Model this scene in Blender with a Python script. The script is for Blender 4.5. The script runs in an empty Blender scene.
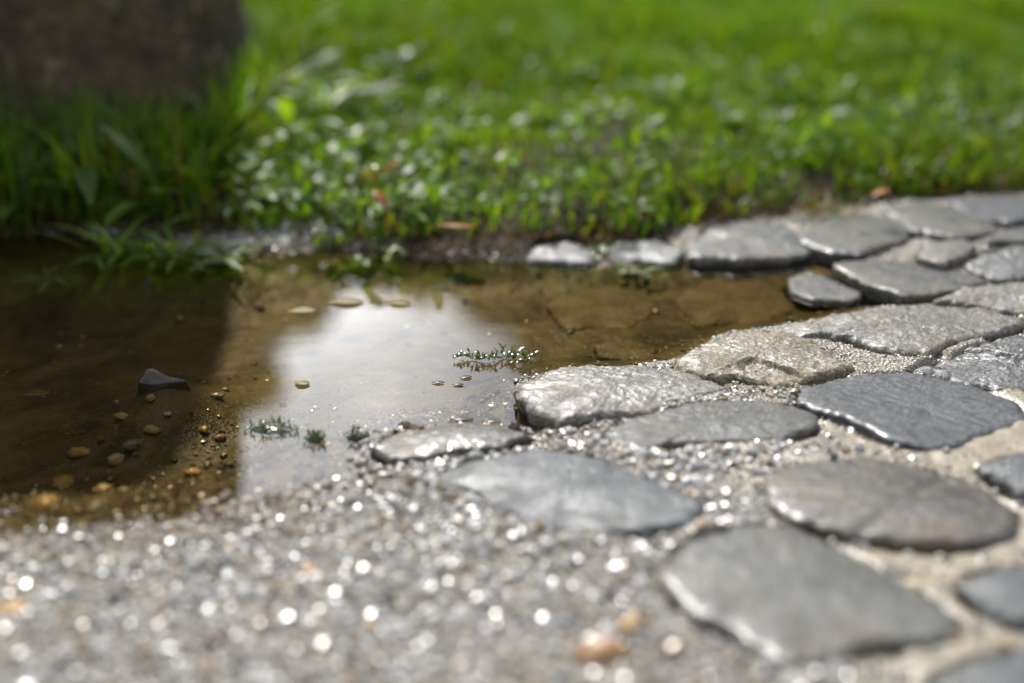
import bpy, math, random
import numpy as np
from mathutils import Vector, noise as mn

random.seed(7)
rng = np.random.default_rng(11)
R = math.radians
C = bpy.context.scene.collection
SC = bpy.context.scene

# ------------------------------------------------------------------ camera, sky, sun, exposure
CAM_H, PITCH, F = 0.38, 20.0, 1422.0
SUN_EL, SUN_AZ = 47.0, -14.5            # azimuth measured from +Y towards +X
cam_d = bpy.data.cameras.new('camera')
cam = bpy.data.objects.new('camera', cam_d); C.objects.link(cam)
cam.location = (0, 0, CAM_H); cam.rotation_euler = (R(90 - PITCH), 0, 0)
cam_d.lens = 50; cam_d.sensor_width = 36
cam_d.clip_start = 0.02; cam_d.clip_end = 2000
cam_d.dof.use_dof = True; cam_d.dof.focus_distance = 1.035
cam_d.dof.aperture_fstop = 2.0
SC.camera = cam

world = bpy.data.worlds.new('World'); SC.world = world
world.use_nodes = True
wt = world.node_tree; wt.nodes.clear()
def wn(t, **k):
    n = wt.nodes.new(t)
    for a, b in k.items(): setattr(n, a, b)
    return n
wl = wt.links.new
sky = wn('ShaderNodeTexSky', sky_type='NISHITA', sun_disc=False)
sky.sun_elevation = R(SUN_EL); sky.sun_rotation = R(SUN_AZ)
bg = wn('ShaderNodeBackground'); bg.inputs['Strength'].default_value = 0.11
wo = wn('ShaderNodeOutputWorld')
# bright broken cloud: a share of the sky is sunlit white cloud
tc = wn('ShaderNodeTexCoord')
nz = wn('ShaderNodeTexNoise'); nz.inputs['Scale'].default_value = 2.6; nz.inputs['Detail'].default_value = 6
nz.inputs['Roughness'].default_value = 0.55; nz.inputs['Distortion'].default_value = 0.4
wl(tc.outputs['Generated'], nz.inputs['Vector'])
ramp = wn('ShaderNodeMapRange', clamp=True)
ramp.inputs['From Min'].default_value = 0.36; ramp.inputs['From Max'].default_value = 0.56
wl(nz.outputs['Fac'], ramp.inputs['Value'])
cb = wn('ShaderNodeMapRange', clamp=True)
cb.inputs['From Min'].default_value = 0.3; cb.inputs['From Max'].default_value = 0.75
cb.inputs['To Min'].default_value = 17; cb.inputs['To Max'].default_value = 26
wl(nz.outputs['Fac'], cb.inputs['Value'])
cc = wn('ShaderNodeVectorMath', operation='SCALE'); cc.inputs[0].default_value = (0.96, 0.985, 1.03)
dt = wn('ShaderNodeVectorMath', operation='DOT_PRODUCT'); dt.inputs[1].default_value = (math.sin(R(-5)), math.cos(R(-5)), .36)
wl(tc.outputs['Generated'], dt.inputs[0])
fr_ = wn('ShaderNodeMapRange', clamp=True, interpolation_type='SMOOTHSTEP')
fr_.inputs['From Min'].default_value = .62; fr_.inputs['From Max'].default_value = 1.0
fr_.inputs['To Min'].default_value = .25; fr_.inputs['To Max'].default_value = 1.72
wl(dt.outputs['Value'], fr_.inputs['Value'])
cm = wn('ShaderNodeMath', operation='MULTIPLY'); wl(cb.outputs['Result'], cm.inputs[0]); wl(fr_.outputs['Result'], cm.inputs[1])
wl(cm.outputs[0], cc.inputs['Scale'])
mx = wn('ShaderNodeMix', data_type='RGBA')
wl(ramp.outputs['Result'], mx.inputs[0]); wl(sky.outputs['Color'], mx.inputs[6]); wl(cc.outputs[0], mx.inputs[7])
wl(mx.outputs[2], bg.inputs['Color']); wl(bg.outputs['Background'], wo.inputs['Surface'])

sun_d = bpy.data.lights.new('sun', 'SUN'); sun_d.energy = 4.2; sun_d.angle = R(0.9); sun_d.color = (1, 0.955, 0.88)
sun = bpy.data.objects.new('sun', sun_d); C.objects.link(sun)
sd_ = Vector((math.sin(R(SUN_AZ)) * math.cos(R(SUN_EL)), math.cos(R(SUN_AZ)) * math.cos(R(SUN_EL)), math.sin(R(SUN_EL))))
sun.rotation_euler = sd_.to_track_quat('Z', 'Y').to_euler(); sun.location = (-1, 5, 6)

SC.view_settings.view_transform = 'Standard'; SC.view_settings.look = 'None'
SC.view_settings.exposure = 0.5; SC.view_settings.gamma = 1.0
SC.render.engine = 'CYCLES'
SC.cycles.use_denoising = True
SC.cycles.use_adaptive_sampling = False
SC.cycles.max_bounces = 8; SC.cycles.transparent_max_bounces = 8
SC.cycles.caustics_reflective = False; SC.cycles.caustics_refractive = False
SC.cycles.sample_clamp_indirect = 6

# ------------------------------------------------------------------ helpers
cp, sp = math.cos(R(PITCH)), math.sin(R(PITCH))
def P(px, py, z=0.0):
    """where the sight line through a point of the photograph meets the level z: used only to survey ground positions"""
    a, b = (px - 512) / F, (341.5 - py) / F
    dx, dy, dz = a, cp + b * sp, -sp + b * cp
    t = (z - CAM_H) / dz
    return (dx * t, dy * t)

def tag(o, label=None, cat=None, group=None, kind=None):
    if label: o['label'] = label
    if cat: o['category'] = cat
    if group: o['group'] = group
    if kind: o['kind'] = kind
    return o

def mesh_obj(name, V, Fc, mat, parent=None, smooth=True, col=None, attrs=None):
    me = bpy.data.meshes.new(name)
    if isinstance(Fc, np.ndarray):
        V = np.asarray(V, dtype=np.float32); n, k = Fc.shape
        me.vertices.add(len(V)); me.vertices.foreach_set('co', V.ravel())
        me.loops.add(n * k); me.loops.foreach_set('vertex_index', Fc.astype(np.int32).ravel())
        me.polygons.add(n)
        me.polygons.foreach_set('loop_start', np.arange(0, n * k, k, dtype=np.int32))
        me.update(calc_edges=True)
    else:
        me.from_pydata([tuple(v) for v in V], [], Fc); me.update()
    me.polygons.foreach_set('use_smooth', np.full(len(me.polygons), smooth))
    if col is not None:
        at = me.color_attributes.new('tint', 'FLOAT_COLOR', 'POINT')
        c4 = np.ones((len(V), 4), np.float32); c4[:, :3] = col
        at.data.foreach_set('color', c4.ravel())
    me.materials.append(mat)
    o = bpy.data.objects.new(name, me); C.objects.link(o)
    if parent: o.parent = parent
    return o

def empty(name, loc, rz=0):
    o = bpy.data.objects.new(name, None); C.objects.link(o); o.location = loc; o.rotation_euler = (0, 0, rz)
    o.empty_display_size = 0.02
    return o

def _h(ix, iy, s):
    n = (ix * 374761393 + iy * 668265263 + s * 974634777) & 0xffffffff
    n = ((n ^ (n >> 13)) * 1274126177) & 0xffffffff
    return ((n ^ (n >> 16)) & 0xffff) / 65535.0
def vn(x, y, cell, s=0):
    x = np.asarray(x, float) / cell; y = np.asarray(y, float) / cell
    ix = np.floor(x).astype(np.int64); iy = np.floor(y).astype(np.int64)
    fx, fy = x - ix, y - iy
    fx = fx * fx * (3 - 2 * fx); fy = fy * fy * (3 - 2 * fy)
    a, b, c, d = _h(ix, iy, s), _h(ix + 1, iy, s), _h(ix, iy + 1, s), _h(ix + 1, iy + 1, s)
    return (a * (1 - fx) + b * fx) * (1 - fy) + (c * (1 - fx) + d * fx) * fy - 0.5
def fbm(x, y, cell, octs=4, s=0):
    t = 0; a = 1
    for k in range(octs):
        t = t + a * vn(x, y, cell / 2 ** k, s + k * 17); a *= 0.5
    return t
def sstep(a, b, x):
    t = np.clip((x - a) / (b - a), 0, 1); return t * t * (3 - 2 * t)

def sdf(poly, x, y):
    """signed distance to a closed polygon, negative inside"""
    d = np.full(x.shape, 1e9); ins = np.zeros(x.shape, bool)
    n = len(poly)
    for i in range(n):
        ax, ay = poly[i]; bx, by = poly[(i + 1) % n]
        ex, ey = bx - ax, by - ay
        t = np.clip(((x - ax) * ex + (y - ay) * ey) / (ex * ex + ey * ey + 1e-12), 0, 1)
        d = np.minimum(d, (x - ax - t * ex) ** 2 + (y - ay - t * ey) ** 2)
        c = (ay > y) != (by > y)
        if ey != 0:
            ins ^= c & (x < ex * (y - ay) / ey + ax)
    d = np.sqrt(d)
    return np.where(ins, -d, d)

def smooth_closed(pts, it=2, w_=.945):
    for _ in range(it):
        q = []
        for i in range(len(pts)):
            a, b = pts[i], pts[(i + 1) % len(pts)]
            q += [(a[0] * w_ + b[0] * (1 - w_), a[1] * w_ + b[1] * (1 - w_)), (a[0] * (1 - w_) + b[0] * w_, a[1] * (1 - w_) + b[1] * w_)]
        pts = q
    return pts
def resample(pts, n):
    L = [0]
    m = len(pts)
    for i in range(m):
        a, b = pts[i], pts[(i + 1) % m]; L.append(L[-1] + math.hypot(b[0] - a[0], b[1] - a[1]))
    out = []; j = 0
    for k in range(n):
        s = L[-1] * k / n
        while L[j + 1] < s: j += 1
        t = (s - L[j]) / max(L[j + 1] - L[j], 1e-9)
        a, b = pts[j % m], pts[(j + 1) % m]
        out.append((a[0] + (b[0] - a[0]) * t, a[1] + (b[1] - a[1]) * t))
    return out

# ------------------------------------------------------------------ materials
class NT:
    def __init__(s, name):
        s.m = bpy.data.materials.new(name); s.m.use_nodes = True
        s.t = s.m.node_tree; s.t.nodes.clear()
        s.out = s.n('ShaderNodeOutputMaterial')
    def n(s, t, inp=None, **k):
        n = s.t.nodes.new(t)
        for a, b in k.items(): setattr(n, a, b)
        for a, b in (inp or {}).items():
            if isinstance(b, bpy.types.NodeSocket): s.t.links.new(b, n.inputs[a])
            else: n.inputs[a].default_value = b
        return n
    def l(s, a, b): s.t.links.new(a, b)
    def pos(s): return s.n('ShaderNodeNewGeometry').outputs['Position']
    def obj(s): return s.n('ShaderNodeTexCoord').outputs['Object']
    def noise(s, v, scale, detail=4, rough=.55, dist=0):
        return s.n('ShaderNodeTexNoise', {'Vector': v, 'Scale': scale, 'Detail': detail, 'Roughness': rough, 'Distortion': dist}).outputs['Fac']
    def voro(s, v, scale, out='Distance', **k):
        return s.n('ShaderNodeTexVoronoi', {'Vector': v, 'Scale': scale}, **k).outputs[out]
    def rng(s, v, a, b, c=0., d=1.):
        return s.n('ShaderNodeMapRange', {'Value': v, 'From Min': a, 'From Max': b, 'To Min': c, 'To Max': d}).outputs['Result']
    def mix(s, f, a, b, mode='MIX'):
        n = s.n('ShaderNodeMix', data_type='RGBA', blend_type=mode)
        for i, v in ((0, f), (6, a), (7, b)):
            if isinstance(v, bpy.types.NodeSocket): s.l(v, n.inputs[i])
            else: n.inputs[i].default_value = v if i == 0 else (*v, 1) if len(v) == 3 else v
        return n.outputs[2]
    def math(s, op, a, b=0.):
        n = s.n('ShaderNodeMath', operation=op)
        for i, v in ((0, a), (1, b)):
            if isinstance(v, bpy.types.NodeSocket): s.l(v, n.inputs[i])
            else: n.inputs[i].default_value = v
        return n.outputs[0]
    def bump(s, h, dist, strength=1., prev=None):
        n = s.n('ShaderNodeBump', {'Height': h, 'Distance': dist, 'Strength': strength})
        if prev: s.l(prev, n.inputs['Normal'])
        return n.outputs['Normal']
    def done(s, sh):
        s.l(sh, s.out.inputs['Surface']); return s.m

def stone_mat(name, c1, c2, rough=.34, bump=.35, sparkle=.5, warm=0., pits=0., coat=.35):
    t = NT(name); v = t.obj()
    c1 = tuple(c * .78 for c in c1); c2 = tuple(c * .78 for c in c2)
    col = t.mix(t.rng(t.noise(v, 26, 6, .68, .6), .34, .66), c1, c2)
    mc = t.n('ShaderNodeSeparateColor', {'Color': t.voro(v, 850, 'Color')}).outputs[0]
    col = t.mix(t.rng(mc, .70, .86, 0, .75), col, tuple(min(1, c * 2.1) for c in c2))
    col = t.mix(t.rng(mc, .30, .16, 0, .75), col, tuple(c * .35 for c in c1))
    col = t.mix(t.rng(t.noise(v, 60, 6, .75, 1.2), .55, .66, 0, .6), col, tuple(c * .42 for c in c1))
    col = t.mix(t.rng(t.noise(v, 75, 5, .7, .3), .60, .70, 0, .5), col, tuple(min(1, c * 1.7) for c in c2))
    if warm > 0:
        col = t.mix(t.rng(t.noise(v, 17, 5, .65, 1.), .47, .64, 0, warm), col, (.19, .135, .07))
    n = t.bump(t.noise(v, 90, 5, .7), .0010, bump * .5)
    n = t.bump(t.noise(v, 700, 3, .8), .0004, min(1., bump * 1.5), n)
    n = t.bump(mc, .00016, min(1., sparkle * 1.2), n)
    if pits > 0:
        n = t.bump(t.rng(t.voro(v, 170), .0, .35), .0007, pits, n)
    wet = t.rng(t.noise(v, 42, 5, .65, .4), .40, .58)
    r = t.rng(wet, 0, 1, min(.8, rough + .32), rough + .08)
    b = t.n('ShaderNodeBsdfPrincipled', {'Base Color': col, 'Roughness': r, 'Normal': n, 'Coat Weight': t.rng(wet, 0, 1, coat * .1, min(1., coat * 1.5)),
                                         'Coat Roughness': .12, 'Coat Normal': n, 'Coat IOR': 1.33, 'Specular IOR Level': .36})
    return t.done(b.outputs[0])

M = {}
M['blue'] = stone_mat('wet_blue_grey_stone', (.034, .042, .048), (.075, .087, .098), .26, .7, 1., .12, .6, .5)
M['slate'] = stone_mat('wet_smooth_slate', (.042, .046, .052), (.075, .08, .087), .32, .15, .4)
M['grey'] = stone_mat('wet_grey_stone', (.048, .049, .046), (.10, .099, .09), .28, .3, .7, .25, .15, .5)
M['brown'] = stone_mat('wet_brownish_stone', (.050, .045, .039), (.095, .086, .075), .26, .2, .35, .3)
M['light'] = stone_mat('wet_light_granite', (.095, .09, .077), (.185, .172, .15), .32, .6, .8, .3, .5, .6)
M['tan'] = stone_mat('wet_tan_limestone', (.125, .105, .07), (.22, .19, .135), .34, .7, .8, .5, .6, .5)
M['dark'] = stone_mat('wet_dark_rough_stone', (.05, .052, .055), (.13, .13, .13), .2, .8, .8, .1, .5, .9)
M['algae'] = stone_mat('algae_coated_stone', (.085, .062, .03), (.19, .14, .068), .5, .6, .3, .5, .4, .1)

def ground_mat():
    t = NT('wet_sand_soil_and_mud'); v = t.pos()
    zone = t.n('ShaderNodeSeparateColor', {'Color': t.n('ShaderNodeVertexColor', layer_name='tint').outputs['Color']})
    lawn, mud, fines = zone.outputs[0], zone.outputs[1], zone.outputs[2]
    cell = t.voro(v, 420, 'Color')
    sep = t.n('ShaderNodeSeparateColor', {'Color': cell}).outputs[0]
    g = t.n('ShaderNodeValToRGB', {'Fac': sep}); cr = g.color_ramp
    cr.elements[0].position = 0; cr.elements[0].color = (.09, .075, .055, 1)
    cr.elements[1].position = 1; cr.elements[1].color = (.34, .32, .28, 1)
    for p_, c_ in ((.25, (.18, .155, .115, 1)), (.5, (.23, .205, .16, 1)), (.7, (.17, .165, .15, 1)), (.88, (.25, .16, .075, 1))):
        e = cr.elements.new(p_); e.color = c_
    sand = t.mix(t.rng(t.noise(v, 30, 4), .35, .7, 0, .4), g.outputs['Color'], (.24, .22, .18))
    sand = t.mix(t.rng(t.noise(v, 45, 5, .7), .5, .62, 0, .45), sand, (.10, .085, .06))
    sand = t.mix(t.math('MULTIPLY', fines, .65), sand, (.31, .262, .18))
    m1 = t.mix(t.rng(t.noise(v, 14, 7, .68, .9), .38, .62), (.042, .034, .018), (.165, .132, .068))
    m1 = t.mix(t.rng(t.noise(v, 60, 5, .7, .5), .55, .72, 0, .7), m1, (.03, .02, .01))
    m1 = t.mix(t.rng(t.noise(v, 130, 3, .6), .62, .72, 0, .7), m1, (.24, .17, .07))
    m1 = t.mix(t.rng(t.noise(v, 240, 2, .6), .66, .74, 0, .8), m1, (.30, .27, .2))
    soil = t.mix(t.rng(t.noise(v, 40, 5), .35, .65), (.022, .016, .010), (.06, .042, .026))
    col = t.mix(mud, sand, m1); col = t.mix(lawn, col, soil)
    far = t.rng(t.n('ShaderNodeSeparateXYZ', {'Vector': v}).outputs[1], 5, 7)
    col = t.mix(t.math('MULTIPLY', lawn, far), col, (.06, .11, .02))
    n = t.bump(t.noise(v, 90, 5, .6), .002, .8)
    gr = t.math('SUBTRACT', 1., fines)
    n = t.bump(t.math('MULTIPLY', t.voro(v, 420), t.math('SUBTRACT', gr, t.math('MULTIPLY', mud, .75))), .0018, .9, n)
    n = t.bump(t.noise(v, 1100, 2), .0003, .5, n)
    r = t.rng(lawn, 0, 1, .34, .85)
    b = t.n('ShaderNodeBsdfPrincipled', {'Base Color': col, 'Roughness': r, 'Normal': n, 'Coat Weight': t.rng(t.math('MAXIMUM', lawn, mud), 0, .5, .25, 0), 'Specular IOR Level': t.rng(t.math('MAXIMUM', lawn, mud), 0, 1, .5, .12),
                                         'Coat Roughness': .12, 'Coat Normal': n})
    return t.done(b.outputs[0])
M['ground'] = ground_mat()

def tint_mat(name, rough=.18, coat=.8, bump_s=500, bump=.5, var=.5):
    t = NT(name); v = t.pos()
    c = t.n('ShaderNodeVertexColor', layer_name='tint').outputs['Color']
    c = t.mix(t.rng(t.noise(v, 350, 3), .35, .7, 0, var), c, t.mix(1., c, (.45, .42, .4), 'MULTIPLY'))
    n = t.bump(t.noise(v, bump_s, 2), .0004, bump)
    b = t.n('ShaderNodeBsdfPrincipled', {'Base Color': c, 'Roughness': .3, 'Specular IOR Level': 1.0})
    return t.done(b.outputs[0])
M['grit'] = tint_mat('wet_gravel_grains')

def plain_mat(name, c1, c2, rough=.5, scale=120, coat=.1):
    t = NT(name); v = t.obj()
    c = t.mix(t.rng(t.noise(v, scale, 4), .35, .65), c1, c2)
    n = t.bump(t.noise(v, scale * 3, 3), .0005, .6)
    b = t.n('ShaderNodeBsdfPrincipled', {'Base Color': c, 'Roughness': rough, 'Normal': n, 'Coat Weight': coat, 'Coat Roughness': .12})
    return t.done(b.outputs[0])

def leaf_mat(name, rough=.32, trans=.5, tint=True, c=(.1, .2, .03), gloss=.5, tmul=(1.5, 1.45, .35)):
    t = NT(name); v = t.pos()
    if tint: col = t.n('ShaderNodeVertexColor', layer_name='tint').outputs['Color']
    else: col = t.mix(t.rng(t.noise(t.obj(), 90, 3), .35, .65), tuple(x * .75 for x in c), tuple(x * 1.25 for x in c))
    n = t.bump(t.noise(v, 300, 2), .0004, .3)
    b = t.n('ShaderNodeBsdfPrincipled', {'Base Color': col, 'Roughness': rough, 'Normal': n, 'Specular IOR Level': gloss})
    tcol = t.mix(1., col, tmul, 'MULTIPLY')
    tr = t.n('ShaderNodeBsdfTranslucent', {'Color': tcol})
    mxs = t.n('ShaderNodeMixShader', {0: trans, 1: b.outputs[0], 2: tr.outputs[0]})
    return t.done(mxs.outputs[0])
M['grass'] = leaf_mat('grass_blades', .42, .55, gloss=.3)
M['thatch'] = leaf_mat('dead_grass', .75, .35, gloss=.1)
M['cover'] = leaf_mat('wet_ground_cover_leaves', .42, .5, gloss=.22)
M['weed'] = leaf_mat('weed_leaf', .42, .5, False, (.08, .16, .015), .4)
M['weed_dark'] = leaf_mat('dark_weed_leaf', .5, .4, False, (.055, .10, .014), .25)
M['weed_bright'] = leaf_mat('bright_weed_leaf', .38, .55, False, (.15, .24, .02), .45)
M['yellow_leaf'] = leaf_mat('yellow_green_leaf', .25, .5, False, (.35, .36, .03), .5, (1.3, 1.2, .4))
M['orange_leaf'] = leaf_mat('rust_orange_leaf', .35, .3, False, (.26, .10, .02), .2, (1.3, .9, .4))
M['tan_leaf'] = leaf_mat('soaked_tan_leaf', .5, .2, False, (.24, .20, .10), .15, (1., .9, .5))
M['brown_fleck'] = leaf_mat('sodden_brown_fleck', .3, .1, False, (.05, .028, .014), .6, (1., .8, .5))
M['moss'] = leaf_mat('wet_moss', .22, .35, False, (.06, .11, .015), .8)
M['moss_dark'] = leaf_mat('dark_wet_moss', .2, .2, False, (.03, .045, .012), .8)
M['treeleaf'] = leaf_mat('tree_leaf', .5, .35, False, (.05, .085, .015), .3)

def bark_mat(name, c1=(.045, .034, .02), c2=(.14, .115, .08)):
    t = NT(name); v = t.obj()
    mp = t.n('ShaderNodeMapping', {'Vector': v, 'Scale': (1, 1, .45)}).outputs[0]
    c = t.mix(t.rng(t.noise(mp, 14, 6, .65, .6), .35, .65), c1, c2)
    c = t.mix(t.rng(t.noise(v, 90, 4, .7), .56, .7, 0, .75), c, (.30, .27, .21))
    c = t.mix(t.rng(t.noise(v, 22, 4, .6), .56, .7, 0, .6), c, (.04, .055, .015))
    n = t.bump(t.voro(mp, 26, 'Distance'), .02, .9)
    n = t.bump(t.noise(mp, 80, 5, .7), .008, .8, n)
    b = t.n('ShaderNodeBsdfPrincipled', {'Base Color': c, 'Roughness': .8, 'Normal': n})
    return t.done(b.outputs[0])
M['bark'] = bark_mat('rough_brown_bark')
def post_mat():
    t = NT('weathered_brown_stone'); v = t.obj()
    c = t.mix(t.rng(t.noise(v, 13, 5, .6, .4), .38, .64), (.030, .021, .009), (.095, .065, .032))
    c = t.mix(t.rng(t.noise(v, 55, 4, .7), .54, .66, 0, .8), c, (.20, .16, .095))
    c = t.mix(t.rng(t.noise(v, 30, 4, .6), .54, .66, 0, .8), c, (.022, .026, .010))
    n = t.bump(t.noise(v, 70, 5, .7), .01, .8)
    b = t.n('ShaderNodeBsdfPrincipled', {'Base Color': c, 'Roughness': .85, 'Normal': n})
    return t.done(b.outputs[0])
M['post'] = post_mat()

def water_mat():
    t = NT('puddle_water_surface'); v = t.pos()
    mp = t.n('ShaderNodeMapping', {'Vector': v, 'Scale': (1, 2.2, 1)}).outputs[0]
    n = t.bump(t.noise(mp, 22, 2, .5, .5), .0010, .018)
    n = t.bump(t.noise(mp, 140, 2, .5), .00012, .03, n)
    gl = t.n('ShaderNodeBsdfGlossy', {'Color': (1, 1, 1, 1), 'Roughness': .012, 'Normal': n})
    tr = t.n('ShaderNodeBsdfTransparent', {'Color': (.70, .63, .46, 1)})
    fr = t.n('ShaderNodeFresnel', {'IOR': 1.36, 'Normal': n})
    mxs = t.n('ShaderNodeMixShader', {0: fr.outputs[0], 1: tr.outputs[0], 2: gl.outputs[0]})
    return t.done(mxs.outputs[0])
M['water'] = water_mat()

# ------------------------------------------------------------------ survey of the place
PUD = [P(*q) for q in [(-420, 232), (-60, 236), (60, 232), (130, 246), (215, 256), (262, 250), (330, 248), (420, 257), (520, 262), (600, 266),
       (690, 262), (760, 262), (826, 262), (868, 284), (925, 296), (900, 306), (850, 312), (785, 325), (720, 335), (672, 362), (640, 366),
       (560, 368), (522, 380), (536, 408), (560, 428), (538, 434), (470, 420), (400, 430), (362, 448), (345, 468), (300, 480),
       (262, 502), (215, 508), (120, 522), (40, 528), (-60, 525), (-300, 540), (-700, 500)]]
LAWN = [P(*q) for q in [(-900, 275), (-300, 240), (0, 235), (110, 230), (230, 236), (330, 246), (430, 255), (520, 254), (600, 248), (690, 236),
        (760, 223), (830, 214), (900, 203), (960, 198), (1024, 193), (1250, 177), (1700, 150)]]
LAWNP = LAWN + [(60, 2.2), (400, 10), (400, 600), (-400, 600), (-400, 10), (-60, 1.2)]

# pixel outline, top level, dome, material, label, outline roughness
ST = [
 ('A', [(800,387),(845,374),(915,371),(965,383),(1022,402),(1028,416),(990,432),(935,447),(890,438),(835,415),(797,402)], 0.0125, 0.0005, 'slate',
  'flat smooth blue-grey cobblestone right of centre with a dark gap along its near edge', .6),
 ('B', [(602,434),(640,412),(690,401),(760,400),(812,411),(820,424),(790,436),(720,443),(665,444),(640,452),(612,442)], 0.012, 0.002, 'grey',
  'low grey almond-shaped cobblestone in front of the pale rough one by the water edge', .6),
 ('C', [(512,384),(560,366),(640,364),(700,374),(732,388),(690,399),(640,412),(600,416),(560,421),(530,410)], 0.012, 0.0045, 'light',
  'pale rough rounded cobblestone at the puddle edge just right of the floating moss sprig', 1.2),
 ('D', [(676,366),(690,350),(720,333),(780,330),(825,345),(850,366),(830,373),(790,379),(740,377),(700,375)], 0.013, 0.004, 'tan',
  'tan pitted cobblestone with crumbled left side touching the brown water', 1.6),
 ('E', [(780,326),(850,313),(930,305),(1000,310),(1028,322),(1000,331),(950,345),(925,353),(880,346),(840,336),(800,334)], 0.013, 0.003, 'light',
  'long pale grainy cobblestone with ragged dark near edge behind the tan pitted one', 1.4),
 ('F', [(932,300),(970,285),(1030,279),(1080,292),(1070,312),(1020,312),(975,304)], .013, .003, 'light',
  'pale grainy cobblestone cut by the right edge of the photo behind the long pale one', 1.3),
 ('G', [(832,263),(870,258),(930,262),(988,280),(960,290),(905,295),(862,283)], 0.013, 0.001, 'grey',
  'grey slab cobblestone jutting into the puddle with a glittering left side', .8),
 ('H', [(788,276),(808,270),(864,292),(850,300),(812,298),(792,290)], .004, .0005, 'grey',
  'flat grey stone barely breaking the water surface in the right end of the puddle', .6),
 ('I', [(908,374),(950,352),(1000,336),(1060,330),(1090,370),(1070,394),(1020,392),(960,382)], .011, .004, 'dark',
  'dark glistening uneven cobblestone at the right edge behind the flat blue-grey one', 2.0),
 ('J', [(763,480),(790,463),(860,456),(920,464),(985,488),(1020,510),(1014,532),(960,542),(900,541),(840,531),(790,516),(765,500)], 0.0135, 0.0035, 'brown',
  'smooth brownish-grey domed cobblestone with a groove across it at lower right', .5),
 ('K', [(438,474),(480,456),(540,447),(592,455),(650,474),(706,500),(690,521),(640,531),(580,532),(540,529),(490,502)], 0.0115, 0.0025, 'blue',
  'blue-grey cobblestone with white glints beside the sparkling gravel at bottom centre', .7),
 ('L', [(653,572),(690,541),(740,521),(790,524),(860,558),(930,594),(968,620),(950,636),(880,642),(820,660),(790,667),(730,632),(680,602)], 0.014, 0.002, 'grey',
  'large blurred grey cobblestone nearest the camera with a deep dark gap on its left', .6),
 ('M', [(372,447),(400,431),(450,420),(500,424),(534,435),(500,448),(430,457),(388,458)], .005, .003, 'brown',
  'low half-sunk brown stone between the sky reflection and the blue-grey cobblestone', .8),
 ('N', [(983,468),(1010,452),(1070,448),(1100,470),(1070,497),(1020,492)], .014, .003, 'blue',
  'glinting blue-grey cobblestone cut by the right edge beside the domed brownish one', .9),
 ('O', [(962,583),(1000,566),(1070,566),(1120,600),(1080,632),(1010,622),(975,602)], .012, .003, 'blue',
  'blue-grey cobblestone cut by the right edge below the domed brownish one', .8),
 ('P', [(935,680),(980,657),(1040,645),(1130,660),(1140,720),(1000,735),(945,705)], .014, .003, 'blue',
  'blue-grey cobblestone cut off by the bottom right corner of the photo', .8),
 ('Q', [(688,255),(700,230),(740,218),(790,228),(818,250),(790,257),(740,259)], 0.009, 0.003, 'grey',
  'pale rounded edging stone between lawn and puddle, the widest of that edging', 1.4),
 ('R', [(798,238),(812,217),(860,209),(912,221),(908,238),(862,253),(830,252)], 0.014, 0.002, 'grey',
  'grey edging stone under the brown grass tuft with a dark shadow in front', .8),
 ('S', [(880,206),(920,200),(985,210),(1002,230),(955,236),(915,230)], 0.016, 0.002, 'grey',
  'flat grey edging stone along the lawn below the small orange leaf', .8),
 ('T', [(952,201),(1000,195),(1070,198),(1080,215),(1005,222),(965,214)], 0.017, 0.002, 'slate',
  'grey edging stone at the far right edge where the lawn meets the paving', .9),
 ('U', [(525,260),(532,245),(572,241),(600,250),(592,263)], 0.003, 0.0015, 'dark',
  'small pale wet stone at the lawn edge directly behind the middle of the puddle', 1.4),
 ('V', [(606,258),(617,243),(655,239),(684,250),(676,262)], 0.003, 0.0015, 'dark',
  'small wet grey stone at the lawn edge beside the dark floating plant scrap', 1.4),
 ('W', [(914,256),(925,243),(965,238),(976,246),(945,263)], .020, .002, 'light',
  'bright white-topped wedge stone between the edging and the slab in the puddle', .8),
 ('X', [(962,265),(986,248),(1040,241),(1075,260),(1035,279),(990,277)], .014, .004, 'dark',
  'rough glistening dark cobblestone at the right edge behind the pale grainy one', 1.6),
 ('Y', [(985,240),(1000,229),(1060,224),(1080,236),(1030,241)], .016, .002, 'grey',
  'narrow far cobblestone at the right edge in front of the edging stones', .9),
 ('S1', [(672,300),(712,278),(770,284),(802,306),(770,322),(700,326)], -0.008, 0.003, 'algae',
  'submerged orange-brown cobblestone under clear water left of the slab in the puddle', .8),
 ('S2', [(545,305),(580,286),(640,288),(662,306),(630,328),(565,330)], -0.01, 0.003, 'algae',
  'submerged brown cobblestone under water straight behind the pale rough one', .8),
 ('S3', [(660,345),(620,338),(590,345),(600,358),(650,360)], -0.007, 0.002, 'algae',
  'small submerged brown stone close behind the pale rough cobblestone', .8),
]
NOTES = {}
SOUT = []
for key, px, h, dome, mat, lab, jag in ST:
    SOUT.append(resample(smooth_closed([P(a, b, h) for a, b in px], 2), 40))

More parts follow.
